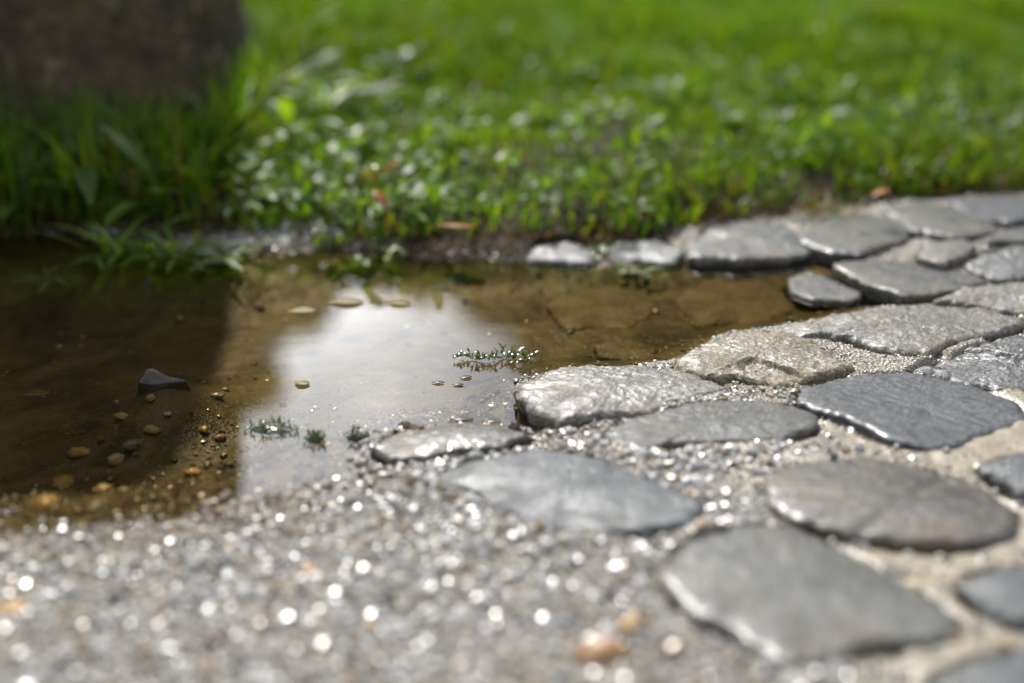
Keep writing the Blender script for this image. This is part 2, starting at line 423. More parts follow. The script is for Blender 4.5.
# ------------------------------------------------------------------ ground: one sheet out to the horizon
def lines(a, b, step, lo, hi, g=1.16):
    c = list(np.arange(a, b, step)); s = step
    while c[-1] < hi: s *= g; c.append(c[-1] + s)
    s = step; pre = [c[0]]
    while pre[-1] > lo: s *= g; pre.append(pre[-1] - s)
    return np.array(pre[:0:-1] + c)
def smin_sd(x, y):
    d = np.full(x.shape, 9.); h = np.zeros(x.shape)
    for i, o in enumerate(SOUT):
        cx = sum(p[0] for p in o) / len(o); cy = sum(p[1] for p in o) / len(o)
        near = np.hypot(x - cx, y - cy) < .3
        if not near.any(): continue
        dd = sdf(o[::2], x[near], y[near])
        cur = d[near]; hh = h[near]; m = dd < cur
        cur[m] = dd[m]; hh[m] = ST[i][2]; d[near] = cur; h[near] = hh
    return d, h
GLINT = P(287, 240)
ROCK = P(164, 386)
def terrain(x, y, full=False):
    near = (np.abs(x) < 3) & (y < 4) & (y > -1)
    pd = np.full(x.shape, 5.); ld = np.full(x.shape, 5.)
    pd[near] = sdf(PUD, x[near], y[near])
    ld = sdf(LAWNP, x, y)
    pdn = pd + (.012 + .014 * (y < .9)) * fbm(x, y, .05, 4, 3)
    fr = sstep(1.0, .85, y) * sstep(.15, -.05, x)
    out = .0035 * sstep(0, .02 + .13 * fr, pdn) + .0022 * fbm(x, y, .035, 4, 5) + .0012 * vn(x, y, .009, 8) + .0008 * vn(x, y, .004, 9)
    left = sstep(.1, -.35, x)
    depth = .010 + .022 * left
    inn = -depth * sstep(0, .05 + .09 * left, -pdn) - .0015 + .004 * fbm(x, y, .09, 4, 21) * sstep(0, .05, -pdn) + .0012 * vn(x, y, .011, 2)
    z = np.where(pdn > 0, out, np.minimum(inn, .0002) + out * .3)
    # gravel swells a little towards the front left
    z = z + .003 * sstep(.80, .5, y) * sstep(.25, -.1, x) * (pdn > 0)
    # small sand shoal that glitters
    g = np.exp(-(((x - GLINT[0]) / .055) ** 2 + ((y - GLINT[1]) / .03) ** 2))
    z = np.where(g > .02, np.maximum(z, z * (1 - g) + g * (.006 + .004 * fbm(x, y, .012, 3, 31))), z)
    # silt mound round the pointed rock
    g2 = np.exp(-(((x - ROCK[0]) / .045) ** 2 + ((y - ROCK[1]) / .06) ** 2))
    z = np.where(z < 0, z * (1 - .88 * g2), z)
    # lawn bank
    lw = -ld
    bank = .022 * sstep(-.015, .07, lw) + .02 * sstep(.1, .9, lw)
    z = z + bank + sstep(0, .05, lw) * (.018 * fbm(x, y, .16, 4, 41)) + sstep(8, 40, np.hypot(x, y)) * .4 * vn(x, y, 25, 77)
    sd, h = smin_sd(x, y)
    joint = (sd > 0)
    z = z + (.0072 + .003 * fbm(x, y, .06, 2, 66)) * sstep(.06, .0, sd) * sstep(.0, .03, pdn) * (ld > 0) * (h > .008)
    # narrow washed-out groove round each stone, sand-filled in places
    z = z - .013 * np.exp(-((sd - .0015) / .0030) ** 2) * sstep(-.25, .25, fbm(x, y, .05, 2, 55)) * (ld > 0) * (h > 0)
    z = np.where((sd < -.002) & (h > 0), np.minimum(z, h - .02 * sstep(-.002, -.012, sd) - .004), z)
    if full: return z, pdn, ld, sd
    return z
gx = lines(-.95, 1.0, .0032, -400, 400); gy = lines(.36, 1.75, .0032, -60, 600)
X, Y = np.meshgrid(gx, gy)
Z, PD, LD, SDs = terrain(X, Y, True)
ny, nx = X.shape
V = np.stack([X.ravel(), Y.ravel(), Z.ravel()], 1)
idx = np.arange(nx * ny).reshape(ny, nx)
Fq = np.stack([idx[:-1, :-1].ravel(), idx[:-1, 1:].ravel(), idx[1:, 1:].ravel(), idx[1:, :-1].ravel()], 1)
fines = sstep(.10, .17, X) * sstep(1.0, .85, Y) * sstep(-.25, .1, fbm(X, Y, .08, 3, 61) + .10)
FRm = sstep(1.0, .85, Y) * sstep(.15, -.05, X)
wetz = sstep(.09, .0, PD + .03 * fbm(X, Y, .05, 3, 88)) * FRm * .75
zone = np.stack([(sstep(-.075, -.03, -LD) * (1 - np.exp(-(((X - GLINT[0]) / .06) ** 2 + ((Y - GLINT[1]) / .035) ** 2))) * (X < .15) + (X >= .15) * sstep(-.03, .002, -LD)).ravel(), np.maximum(sstep(-.004, .012, -PD), wetz).ravel(), fines.ravel()], 1)
tag(mesh_obj('ground', V, Fq, M['ground'], col=zone), kind='structure')

# water: a level sheet, it shows wherever the ground dips below it
wx = np.linspace(-1.9, .75, 60); wy = np.linspace(.45, 1.62, 40)
WX, WY = np.meshgrid(wx, wy)
wi = np.arange(WX.size).reshape(WX.shape)
WF = np.stack([wi[:-1, :-1].ravel(), wi[:-1, 1:].ravel(), wi[1:, 1:].ravel(), wi[1:, :-1].ravel()], 1)
tag(mesh_obj('puddle_water', np.stack([WX.ravel(), WY.ravel(), WX.ravel() * 0], 1), WF, M['water']), kind='structure')

# ------------------------------------------------------------------ cobblestones
def cobble(i, spec, out=None):
    key, px, h, dome, mat, lab, jag = spec
    o = resample(smooth_closed([P(a, b, h) for a, b in px], 2), 260)
    n = len(o); cx = sum(p[0] for p in o) / n; cy = sum(p[1] for p in o) / n
    s = Vector((i * 3.7, i * 1.9, i * .7))
    ring = []
    for k, (x, y) in enumerate(o):
        dx, dy = x - cx, y - cy; L = math.hypot(dx, dy)
        q = Vector((x, y, 0)) + s
        j = (.6 + .8 * jag) * (.0036 * mn.noise(q * 38) + .0022 * mn.noise(q * 100) + .0011 * mn.noise(q * 260))
        ring.append((dx / L, dy / L, L + j))
    T = [0] + [((m + 1) / 34) ** .8 for m in range(34)]
    T = [t for t in T if t < .93] + [.93, .95, .965, .978, .988, .996, 1.0]
    V = []; e = .0017 if jag < 1 else .0025
    rough = .4 if jag < 1 else 1.
    for t in T:
        if t == 0:
            V.append((0, 0, dome)); continue
        for (ux, uy, L) in ring:
            x, y = ux * L * t, uy * L * t
            q = Vector((x + cx, y + cy, 0)) + s
            z = dome * (1 - t * t) - e * max(0, (t - .90) / .10) ** 2.6
            z += .0020 * mn.noise(q * 16) * (1 if jag > 1 else .7) + rough * (.0006 * mn.noise(q * 70) + .0007 * mn.noise(q * 160) + .0007 * mn.noise(q * 380))
            if key == 'J':                      # worn groove across the stone
                d = (x * .72 - y * .70) - .012
                z -= .0016 * math.exp(-(d / .006) ** 2)
            if key == 'L': z += .05 * y * 0
            if key in 'DIX':                    # broken ledges
                z -= .004 * max(0, min(1, (mn.noise(q * 27 + Vector((5, 2, 1))) - .12) * 9))
            V.append((x, y, z))
    for (dz, inset) in ((-.004, .0), (-.009, .0015), (-.016, .003), (-.045, .006)):
        for (ux, uy, L) in ring:
            q = Vector((ux * L + cx, uy * L + cy, dz)) + s
            LL = L - inset + .0022 * mn.noise(q * 90) * jag
            V.append((ux * LL, uy * LL, -e + dz + .0015 * mn.noise(q * 60)))
    nr = len(T) - 1 + 4
    Fc = []
    for k in range(n): Fc.append((0, 1 + k, 1 + (k + 1) % n))
    for r in range(nr - 1):
        a = 1 + r * n; b = a + n
        for k in range(n):
            k2 = (k + 1) % n
            Fc.append((a + k, b + k, b + k2, a + k2))
    ob = mesh_obj('cobblestone', V, Fc, M[mat])
    ob.location = (cx, cy, h)
    tag(ob, lab, 'cobblestone', 'cobblestones paving the right side and lawn edge')
    return ob
for i, s_ in enumerate(ST): cobble(i, s_)

# ------------------------------------------------------------------ grains of gravel and grit (uncountable)
t_ = (1 + 5 ** .5) / 2
ICO = np.array([(-1, t_, 0), (1, t_, 0), (-1, -t_, 0), (1, -t_, 0), (0, -1, t_), (0, 1, t_), (0, -1, -t_), (0, 1, -t_), (t_, 0, -1), (t_, 0, 1), (-t_, 0, -1), (-t_, 0, 1)]) / math.hypot(1, t_)
ICF = np.array([(0, 11, 5), (0, 5, 1), (0, 1, 7), (0, 7, 10), (0, 10, 11), (1, 5, 9), (5, 11, 4), (11, 10, 2), (10, 7, 6), (7, 1, 8), (3, 9, 4), (3, 4, 2), (3, 2, 6), (3, 6, 8), (3, 8, 9), (4, 9, 5), (2, 4, 11), (6, 2, 10), (8, 6, 7), (9, 8, 1)])
PAL = np.array([(.42, .415, .40), (.50, .50, .495), (.24, .215, .17), (.28, .235, .16), (.17, .17, .165), (.08, .08, .08), (.32, .19, .08), (.45, .45, .44), (.14, .09, .05)])
PW = np.array([.22, .16, .15, .14, .12, .06, .05, .07, .03])
def grains(name, x, y, size, kind_lab, sink=.25):
    n = len(x); z = terrain(x, y)
    sh = rng.uniform(.65, 1.25, (n, 12, 1)) * ICO[None]
    sc = np.stack([rng.uniform(.8, 1.3, n), rng.uniform(.7, 1.1, n), rng.uniform(.5, .85, n)], 1) * size[:, None]
    sh = sh * sc[:, None, :]
    a = rng.uniform(0, 2 * math.pi, n); ca, sa = np.cos(a)[:, None], np.sin(a)[:, None]
    b = rng.normal(0, .35, n); cb_, sb = np.cos(b)[:, None], np.sin(b)[:, None]
    x1, y1, z1 = sh[..., 0], sh[..., 1], sh[..., 2]
    y2 = y1 * cb_ - z1 * sb; z2 = y1 * sb + z1 * cb_
    x3 = x1 * ca - y2 * sa; y3 = x1 * sa + y2 * ca
    Vv = np.stack([x3 + x[:, None], y3 + y[:, None], z2 + (z + size * (.5 - sink))[:, None]], 2).reshape(-1, 3)
    Ff = (ICF[None] + (np.arange(n) * 12)[:, None, None]).reshape(-1, 3)
    ci = rng.choice(len(PAL), n, p=PW)
    col = PAL[ci] * .95 * rng.uniform(.75, 1.2, (n, 1))
    wet = sstep(.07, -.01, sdf(PUD, x, y)) * sstep(1.0, .85, y) * sstep(.15, -.05, x)
    col = col * (1 - .5 * wet[:, None] * np.array((.8, 1., 1.25)))
    o = mesh_obj(name, Vv, Ff, M['grit'], smooth=False, col=np.repeat(col, 12, 0))
    tag(o, kind_lab, 'gravel', kind='stuff'); return o
def scatter(n, x0, x1, y0, y1, fn):
    x = rng.uniform(x0, x1, n); y = rng.uniform(y0, y1, n)
    ok = rng.uniform(0, 1, n) < fn(x, y)
    return x[ok], y[ok]
def gden(x, y):
    pd = sdf(PUD, x, y); ld = sdf(LAWNP, x, y); sd, _ = smin_sd(x, y)
    leftg = sstep(.36, .22, x - (y - .7) * -.55) * sstep(1.02, .9, y)
    fin = sstep(.12, .2, x) * sstep(.95, .85, y)
    d = (.40 + .60 * leftg) * (1 - .72 * fin)
    d *= np.where(pd > 0, 1, .8 * np.exp(pd / np.where(y < .95, .045, .015)))
    d *= (ld > -.01) * (sd > .0005)
    d *= .55 + .45 * sstep(-.2, .2, fbm(x, y, .04, 3, 91))
    return d
x, y = scatter(430000, -.75, .75, .44, 1.5, gden)
xg = rng.normal(GLINT[0], .032, 1600); yg = rng.normal(GLINT[1], .014, 1600)
x = np.concatenate([x, xg]); y = np.concatenate([y, yg])
lg = sstep(.40, .24, x - (y - .7) * -.55) * sstep(1.02, .9, y)
size = np.clip(rng.lognormal(math.log(.00098), .6, len(x)), .0005, .0045) * (.55 + .5 * lg)
size[-len(xg):] *= 2.2
grains('wet_gravel', x, y, size, 'wet glittering grey and tan gravel at the lower left and in the joints')
def bden(x, y):
    pd = sdf(PUD, x, y); sd, _ = smin_sd(x, y)
    return (pd < -.01) * (sd > 0) * (.25 + .75 * sstep(0, .3, fbm(x, y, .07, 3, 14)))
x, y = scatter(5200, -1.0, .5, .55, 1.35, bden)
size = np.clip(rng.lognormal(math.log(.0011), .6, len(x)), .0006, .0045)
PAL = PAL * np.array([.62, .5, .33])
grains('puddle_bed_grit', x, y, size, 'brown grit and specks lying on the bed of the puddle', .3)

# ------------------------------------------------------------------ lawn
def blades(name, x, y, ht, wd, lab, colf, mat, lean=.45, cat='grass'):
    n = len(x); z = terrain(x, y) - .003
    a = rng.uniform(0, 2 * math.pi, n); ln = np.abs(rng.normal(0, lean, n)) + .08
    dx, dy = np.cos(a), np.sin(a)
    tw = a + rng.uniform(.9, 2.2, n); wx_, wy_ = np.cos(tw), np.sin(tw)
    K = 4; Vs = []
    for k in range(K + 1):
        t = k / K
        bend = ln * t * t * ht; up = ht * t * (1 - .28 * np.minimum(ln, 1.3) * t)
        cx = x + dx * bend; cy = y + dy * bend; cz = z + up
        w = wd * (1 - t ** 2.2) * .5 + wd * .04
        Vs.append(np.stack([cx - wx_ * w, cy - wy_ * w, cz], 1)); Vs.append(np.stack([cx + wx_ * w, cy + wy_ * w, cz], 1))
    Vv = np.stack(Vs, 1).reshape(-1, 3); m = 2 * (K + 1)
    q = np.array([(2 * k, 2 * k + 1, 2 * k + 3, 2 * k + 2) for k in range(K)])
    Ff = (q[None] + (np.arange(n) * m)[:, None, None]).reshape(-1, 4)
    col = colf(x, y, n)
    o = mesh_obj(name, Vv, Ff, mat, col=np.repeat(col, m, 0))
    if lab: tag(o, lab, cat, kind='stuff')
    return o
def inlawn(x, y, m=.012): return -sdf(LAWNP, x, y) > m
TR = (-.745, 1.98)
def lden(x, y):
    lw = -sdf(LAWNP, x, y) + .02 * fbm(x, y, .05, 3, 77)
    d = sstep(-.008, .008, lw) * (.30 + .70 * sstep(-.24, .05, fbm(x, y, .16, 3, 71) + .35 * sstep(1.9, 2.4, y)))
    d *= np.hypot(x - TR[0], y - TR[1]) > .36
    inview = np.abs(x) < .40 * y + .25
    return d * np.where(inview, 1, .35) * sstep(8.5, 3.2, y).clip(.12, 1)
def gcol(x, y, n):
    g = np.array((.085, .175, .008)); yl = np.array((.15, .21, .012)); br = np.array((.14, .095, .035)); dk = np.array((.035, .085, .006))
    w = rng.uniform(0, 1, (n, 1))
    c = g + (yl - g) * (w > .72) + (dk - g) * (w < .2)
    c = c + (br - c) * (rng.uniform(0, 1, (n, 1)) < (.03 + .16 * np.exp(-np.maximum(-sdf(LAWNP, x, y), 0) / .035))[:, None])
    c = c * (1 + .35 * fbm(x, y, .3, 2, 5))[:, None]
    far = sstep(1.8, 2.6, y)[:, None]
    return c * (1 - .25 * far) * rng.uniform(.8, 1.2, (n, 1)) + far * .25 * g
x1, y1 = scatter(300000, -1.7, 1.8, 1.3, 3.8, lambda x, y: lden(x, y) * (np.abs(x) < .40 * y + .25))
x2, y2 = scatter(60000, -3.4, 3.4, 1.3, 8, lden)
x, y = np.concatenate([x1, x2]), np.concatenate([y1, y2])
ht = (.020 + .030 * sstep(1.75, 2.5, y)) * rng.uniform(.6, 1.35, len(x)) * (1 + .9 * np.clip(fbm(x, y, .12, 2, 33), -.4, 1))
ht *= 1 + .7 * sstep(-.20, -.32, x) * sstep(2.0, 1.7, y)
blades('lawn_grass', x, y, ht, rng.uniform(.0022, .0042, len(x)) * (1 + .3 * (y > 2.2)), 'backlit green lawn grass behind the puddle, sharp at its edge and blurred far off', gcol, M['grass'])

# long grass round the foot of the post and along the left bank
def tallden(x, y):
    lw = -sdf(LAWNP, x, y); dp = np.maximum(np.abs(x - TR[0]), np.abs(y - TR[1]))
    return (lw > .0) * (x < -.30) * (dp > .40) * np.exp(-np.maximum(dp - .40, 0) / .13) * (.3 + .7 * sstep(-.2, .15, fbm(x, y, .09, 3, 44)))
x, y = scatter(60000, -1.5, .05, 1.3, 2.3, tallden)
blades('tall_grass', x, y, rng.uniform(.035, .115, len(x)), rng.uniform(.0025, .0055, len(x)), 'long dark grass crowding round the foot of the stone post', gcol, M['grass'], .6)

# broad wet leaves of clover and daisies in the lawn edge
def disc_leaves(name, x, y, hz, sz, lab, cols, mat):
    n = len(x); z = terrain(x, y) + hz
    m = 9
    th = np.linspace(0, 2 * math.pi, 8, endpoint=False)
    base = np.concatenate([[(0, 0, -.12)], np.stack([np.cos(th) * 1.4, np.sin(th) * .62, .10 * np.cos(2 * th)], 1)])
    sh = base[None] * sz[:, None, None] * rng.uniform(.8, 1.2, (n, 9, 1))
    az = rng.uniform(0, 6.283, n); ti = rng.normal(0, .55, n)
    c, s = np.cos(ti)[:, None], np.sin(ti)[:, None]; ca, sa = np.cos(az)[:, None], np.sin(az)[:, None]
    x1 = sh[..., 0] * c - sh[..., 2] * s; z1 = sh[..., 0] * s + sh[..., 2] * c; y1 = sh[..., 1]
    Vv = np.stack([x1 * ca - y1 * sa + x[:, None], x1 * sa + y1 * ca + y[:, None], z1 + z[:, None]], 2).reshape(-1, 3)
    tri = np.array([(0, 1 + k, 1 + (k + 1) % 8) for k in range(8)])
    Ff = (tri[None] + (np.arange(n) * m)[:, None, None]).reshape(-1, 3)
    col = np.array(cols)[rng.integers(0, len(cols), n)] * rng.uniform(.75, 1.3, (n, 1))
    return tag(mesh_obj(name, Vv, Ff, mat, col=np.repeat(col, m, 0)), lab, 'ground cover', kind='stuff')
def cden(x, y):
    return lden(x, y) * sstep(2.5, 1.75, y) * (.15 + .85 * sstep(-.05, .25, fbm(x, y, .13, 3, 101)))
x, y = scatter(34000, -1.3, 1.6, 1.32, 3.2, cden)
disc_leaves('clover_cover', x, y, rng.uniform(.006, .036, len(x)) * (.7 + .5 * sstep(1.5, 2.2, y)), rng.uniform(.0025, .0065, len(x)),
            'small wet broad leaves glinting among the lawn grass', [(.07, .15, .02), (.11, .2, .03), (.05, .11, .02), (.14, .2, .04)], M['cover'])

def bden2(x, y):
    lw = -sdf(LAWNP, x, y)
    return (lw > .004) * sstep(.42, .02, lw) * sstep(-.10, .12, fbm(x, y, .11, 3, 131)) * (np.hypot(x - TR[0], y - TR[1]) > .5)
x, y = scatter(12000, -.62, .95, 1.3, 2.1, bden2)
disc_leaves('broad_leaf_cover', x, y, rng.uniform(.004, .042, len(x)), rng.uniform(.004, .009, len(x)),
            'bright broad-leaved ground weeds matted along the bank above the puddle', [(.09, .18, .015), (.14, .24, .02), (.06, .12, .012), (.11, .19, .02)], M['cover'])

# dead thatch along the bank
def tden(x, y):
    lw = -sdf(LAWNP, x, y); return np.exp(-((lw - .012) / .022) ** 2) * (.25 + .75 * sstep(-.1, .2, fbm(x, y, .1, 2, 8)))
x, y = scatter(110000, -1.1, 1.4, 1.2, 1.9, tden)
blades('dead_grass_thatch', x, y, rng.uniform(.008, .022, len(x)), rng.uniform(.0012, .0025, len(x)),
       'brown matted dead grass and roots hanging along the lawn edge', lambda x, y, n: np.array((.075, .05, .02)) * rng.uniform(.4, 1.7, (n, 1)), M['thatch'], 1.2)

# ------------------------------------------------------------------ plants
def leaf_blade(L, W, bend, up, az, stem=.0, fold=.2, K=7, tipw=.0):
    """ribbon leaf: ovate, folded along the midrib, arching; returns verts, faces"""
    V = []; Fc = []
    ca, sa = math.cos(az), math.sin(az)
    x = z = 0; ang = up
    for k in range(K + 1):
        t = k / K
        w = W * (math.sin(math.pi * min(1, t * .93 + .04)) ** .8) * .5 if t > stem else W * .08
        if t > stem: w = W * .5 * max(.08, math.sin(math.pi * ((t - stem) / (1 - stem) * .95 + .03)) ** .75)
        for sgn in (-1, 0, 1):
            yy = sgn * w; zz = z + (abs(sgn) * w * fold)
            V.append((x * ca - yy * sa, x * sa + yy * ca, zz))
        x += L / K * math.cos(ang); z += L / K * math.sin(ang); ang -= bend / K
    for k in range(K):
        a = 3 * k
        Fc += [(a, a + 3, a + 4, a + 1), (a + 1, a + 4, a + 5, a + 2)]
    return V, Fc
def gz(x, y): return float(terrain(np.array([x]), np.array([y]))[0])
def weed(name, px, py, n, L, W, mat, lab, cat='weed', up=(.4, 1.2), bend=(.6, 1.6), stem=.25, spread=6.283, az0=0, z0=None, group=None, sway=.004):
    x, y = P(px, py, 0.02 if z0 is None else z0)
    z = gz(x, y) if z0 is None else z0
    r = empty(name, (x, y, z))
    for k in range(n):
        v, f = leaf_blade(L * random.uniform(.6, 1.15), W * random.uniform(.7, 1.2), random.uniform(*bend), random.uniform(*up),
                          az0 + spread * (k + random.uniform(-.3, .3)) / n, stem)
        ox, oy = random.uniform(-sway, sway), random.uniform(-sway, sway)
        mesh_obj('leaf', [(a + ox, b + oy, c) for a, b, c in v], f, M[mat] if isinstance(mat, str) else M[random.choice(mat)], r)
    return tag(r, lab, cat, group)
WD = [
 ('broad_leaved_weed', 300, 105, 13, .10, .028, ['weed', 'weed_bright'], 'bright tall weed touching the right side of the stone post'),
 ('broad_leaved_weed', 350, 160, 12, .06, .02, ['weed', 'weed_bright'], 'leafy weed in front of the tall leafy one right of the post'),
 ('broad_leaved_weed', 405, 100, 11, .07, .02, ['weed', 'weed_dark'], 'dark weed farther right in the leafy clump beside the post'),
 ('broad_leaved_weed', 300, 200, 11, .05, .014, ['weed', 'weed_bright'], 'weed on the bank directly above the glittering sand spot'),
 ('broad_leaved_weed', 560, 135, 11, .06, .02, ['weed', 'weed_dark', 'weed_bright'], 'broad-leaved weed left of the dark clump in the lawn behind the puddle'),
 ('broad_leaved_weed', 730, 140, 11, .05, .018, ['weed', 'weed_dark', 'weed_bright'], 'broad-leaved weed between the two dark clumps in the lawn'),
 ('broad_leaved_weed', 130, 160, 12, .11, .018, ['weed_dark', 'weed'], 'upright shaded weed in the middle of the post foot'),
 ('broad_leaved_weed', 325, 128, 12, .10, .026, ['weed', 'weed', 'weed_bright'], 'tall leafy weed with broad arching leaves just right of the post foot'),
 ('broad_leaved_weed', 292, 150, 8, .08, .02, ['weed', 'weed_bright'], 'bright green leafy weed between the post foot and the tall leafy one'),
 ('broad_leaved_weed', 372, 122, 9, .07, .02, ['weed', 'weed_dark'], 'dark leafy weed on the right flank of the tall leafy one'),
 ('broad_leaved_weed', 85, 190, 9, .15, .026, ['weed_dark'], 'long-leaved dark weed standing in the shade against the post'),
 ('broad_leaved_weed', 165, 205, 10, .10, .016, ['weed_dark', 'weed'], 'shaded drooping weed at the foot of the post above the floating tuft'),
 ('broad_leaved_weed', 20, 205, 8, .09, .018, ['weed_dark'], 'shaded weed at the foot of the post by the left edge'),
 ('broad_leaved_weed', 232, 210, 8, .10, .008, ['weed', 'weed_dark'], 'thin upright grassy weed at the right foot of the post'),
 ('broad_leaved_weed', 352, 240, 11, .030, .010, ['weed_bright', 'weed'], 'low bright green rosette overhanging the puddle below the yellow-green leaf'),
 ('broad_leaved_weed', 388, 236, 8, .026, .008, ['weed_bright', 'weed'], 'small bright rosette at the water edge right of the overhanging one'),
 ('broad_leaved_weed', 480, 205, 9, .030, .011, ['weed', 'weed_bright'], 'low glossy weed in the lawn edge above the middle of the puddle'),
 ('broad_leaved_weed', 650, 205, 9, .028, .010, ['weed', 'weed_bright'], 'low glossy weed in the lawn edge behind the small pale stones'),
 ('broad_leaved_weed', 668, 120, 10, .08, .022, ['weed', 'weed_dark'], 'clump of dark broad leaves in the lawn behind the middle of the puddle'),
 ('broad_leaved_weed', 790, 112, 10, .07, .022, ['weed', 'weed_dark'], 'clump of dark broad leaves in the lawn above the edging stones'),
 ('broad_leaved_weed', 450, 150, 9, .045, .014, ['weed', 'weed_bright'], 'leafy weed beside the bare soil patch in the lawn'),
 ('broad_leaved_weed', 600, 238, 7, .018, .006, ['weed_dark', 'weed'], 'tiny weed on the bank between the two small pale stones'),
 ('broad_leaved_weed', 930, 175, 9, .03, .010, ['weed', 'weed_bright'], 'low leafy weed at the lawn edge behind the far edging stones'),
]
for w_ in WD: weed(*w_, group='broad-leaved weeds along the lawn edge')
weed('floating_grass_tuft', 118, 252, 34, .06, .0045, ['weed', 'weed_bright'], 'flattened green grass tuft lying in the puddle, leftmost of three below the post', 'grass tuft', (.1, .9), (.4, 1.4), .05, z0=.001, group='grass tufts lying in the puddle', sway=.02)
weed('floating_grass_tuft', 170, 256, 40, .055, .006, ['weed', 'weed_bright', 'weed_bright'], 'thick green grass tuft lying in the puddle, middle of three below the post', 'grass tuft', (.05, .8), (.4, 1.4), .05, z0=.001, group='grass tufts lying in the puddle', sway=.024)
weed('floating_grass_tuft', 222, 260, 26, .04, .006, ['weed', 'weed_dark', 'weed_bright'], 'small glinting grass tuft lying in the puddle, rightmost of three below the post', 'grass tuft', (.05, .7), (.4, 1.4), .05, z0=.001, group='grass tufts lying in the puddle', sway=.018)
weed('floating_grass_tuft', 48, 278, 9, .04, .003, ['weed_dark'], 'sparse star-shaped weed lying flat on the shaded water near the left edge', 'grass tuft', (.0, .15), (.0, .3), .05, z0=.001)
weed('plant_scrap', 634, 271, 9, .024, .007, ['weed_dark'], 'dark glinting plant scrap floating in front of the small pale stones', 'plant scrap', (.0, .6), (.2, 1.2), .1, z0=.001, sway=.01)
weed('brown_grass_tuft', 825, 208, 60, .035, .0022, ['orange_leaf', 'weed_dark', 'tan_leaf', 'weed_dark'], 'brown and dark dying grass tuft hanging over the grey edging stone', 'grass tuft', (.5, 1.4), (.6, 2.0), .0, sway=.022)

# single fallen leaves: on grass, floating and sunk
def fallen(px, py, z, L, W, mat, lab, az, tilt=0., name='fallen_leaf'):
    x, y = P(px, py, z)
    v, f = leaf_blade(L, W, .12, .05 + tilt, 0, .12, .08)
    o = mesh_obj(name, [(a - L / 2, b, c) for a, b, c in v], f, M[mat]); o.location = (x, y, z); o.rotation_euler = (0, 0, az)
    m = o.modifiers.new('thickness', 'SOLIDIFY'); m.thickness = .0004
    return tag(o, lab, 'leaf', 'single fallen leaves')
fallen(374, 187, .052, .026, .020, 'yellow_leaf', 'round yellow-green leaf standing up in the lawn edge', 1.2, .9)
fallen(392, 172, .054, .022, .011, 'orange_leaf', 'rust-orange leaf right above the bright yellow-green leaf', .5, .5)
fallen(380, 205, .046, .026, .012, 'orange_leaf', 'rust-orange leaf below the bright yellow-green leaf', 2.3, .5)
fallen(455, 226, .032, .040, .013, 'orange_leaf', 'flat rusty brown leaf on the lawn bank above the puddle', -.2, 0)
fallen(880, 196, .044, .022, .014, 'orange_leaf', 'small bright orange leaf lying at the lawn edge above the edging stones', .3, .3)
fallen(212, 165, .040, .02, .009, 'orange_leaf', 'dull orange leaf caught in shaded weeds at the post foot', 1.9, .6)
fallen(302, 311, .0012, .024, .015, 'tan_leaf', 'yellowish leaf floating at the upper left rim of the sky reflection', .15)
fallen(346, 302, .0012, .030, .016, 'tan_leaf', 'tan leaf floating at the top of the sky reflection', 0.)
fallen(398, 303, .0012, .022, .010, 'tan_leaf', 'darker tan leaf floating just right of the top of the sky reflection', -.3)
fallen(302, 383, .0012, .012, .010, 'tan_leaf', 'small pale leaf floating inside the sky reflection', -.4)
fallen(36, 394, -.004, .020, .014, 'tan_leaf', 'pale tan leaf sunk in the brown water near the left edge', .4)

# ------------------------------------------------------------------ pebbles and rocks
def rock(px, py, size, mat, lab, z=None, sc=(1, 1, .6), name='pebble', cat='pebble', group='loose pebbles', seed=0, ang=0, jag=.3, sub=3, lift=0., flat=False):
    x, y = P(px, py, 0 if z is None else z)
    zz = (gz(x, y) if z is None else z) + lift
    me = bpy.data.meshes.new(name)
    import bmesh
    bm = bmesh.new(); bmesh.ops.create_icosphere(bm, subdivisions=sub, radius=1)
    for v in bm.verts:
        q = v.co * 1.3 + Vector((seed * 2.3, seed, 5))
        k = 1 + jag * mn.noise(q) + jag * .4 * mn.noise(q * 3) + jag * .12 * mn.noise(q * 9)
        v.co = Vector((v.co.x * sc[0], v.co.y * sc[1], v.co.z * sc[2])) * k * size
    bm.to_mesh(me); bm.free()
    me.polygons.foreach_set('use_smooth', np.full(len(me.polygons), not flat)); me.materials.append(mat)
    o = bpy.data.objects.new(name, me); C.objects.link(o); o.location = (x, y, zz); o.rotation_euler = (0, 0, ang)
    return tag(o, lab, cat, group)
PM = {
 'ochre': plain_mat('ochre_pebble', (.34, .20, .07), (.50, .34, .14)),
 'cream': plain_mat('cream_pebble', (.40, .33, .2), (.55, .48, .34)),
 'grey': plain_mat('grey_pebble', (.15, .14, .12), (.28, .26, .22)),
 'orange': plain_mat('orange_pebble', (.22, .11, .04), (.34, .20, .08)),
 'dark': plain_mat('dark_pebble', (.035, .02, .014), (.09, .045, .03), .2),
 'black': plain_mat('dark_wet_rock', (.045, .04, .034), (.065, .056, .042), .75, 160, 0),
}
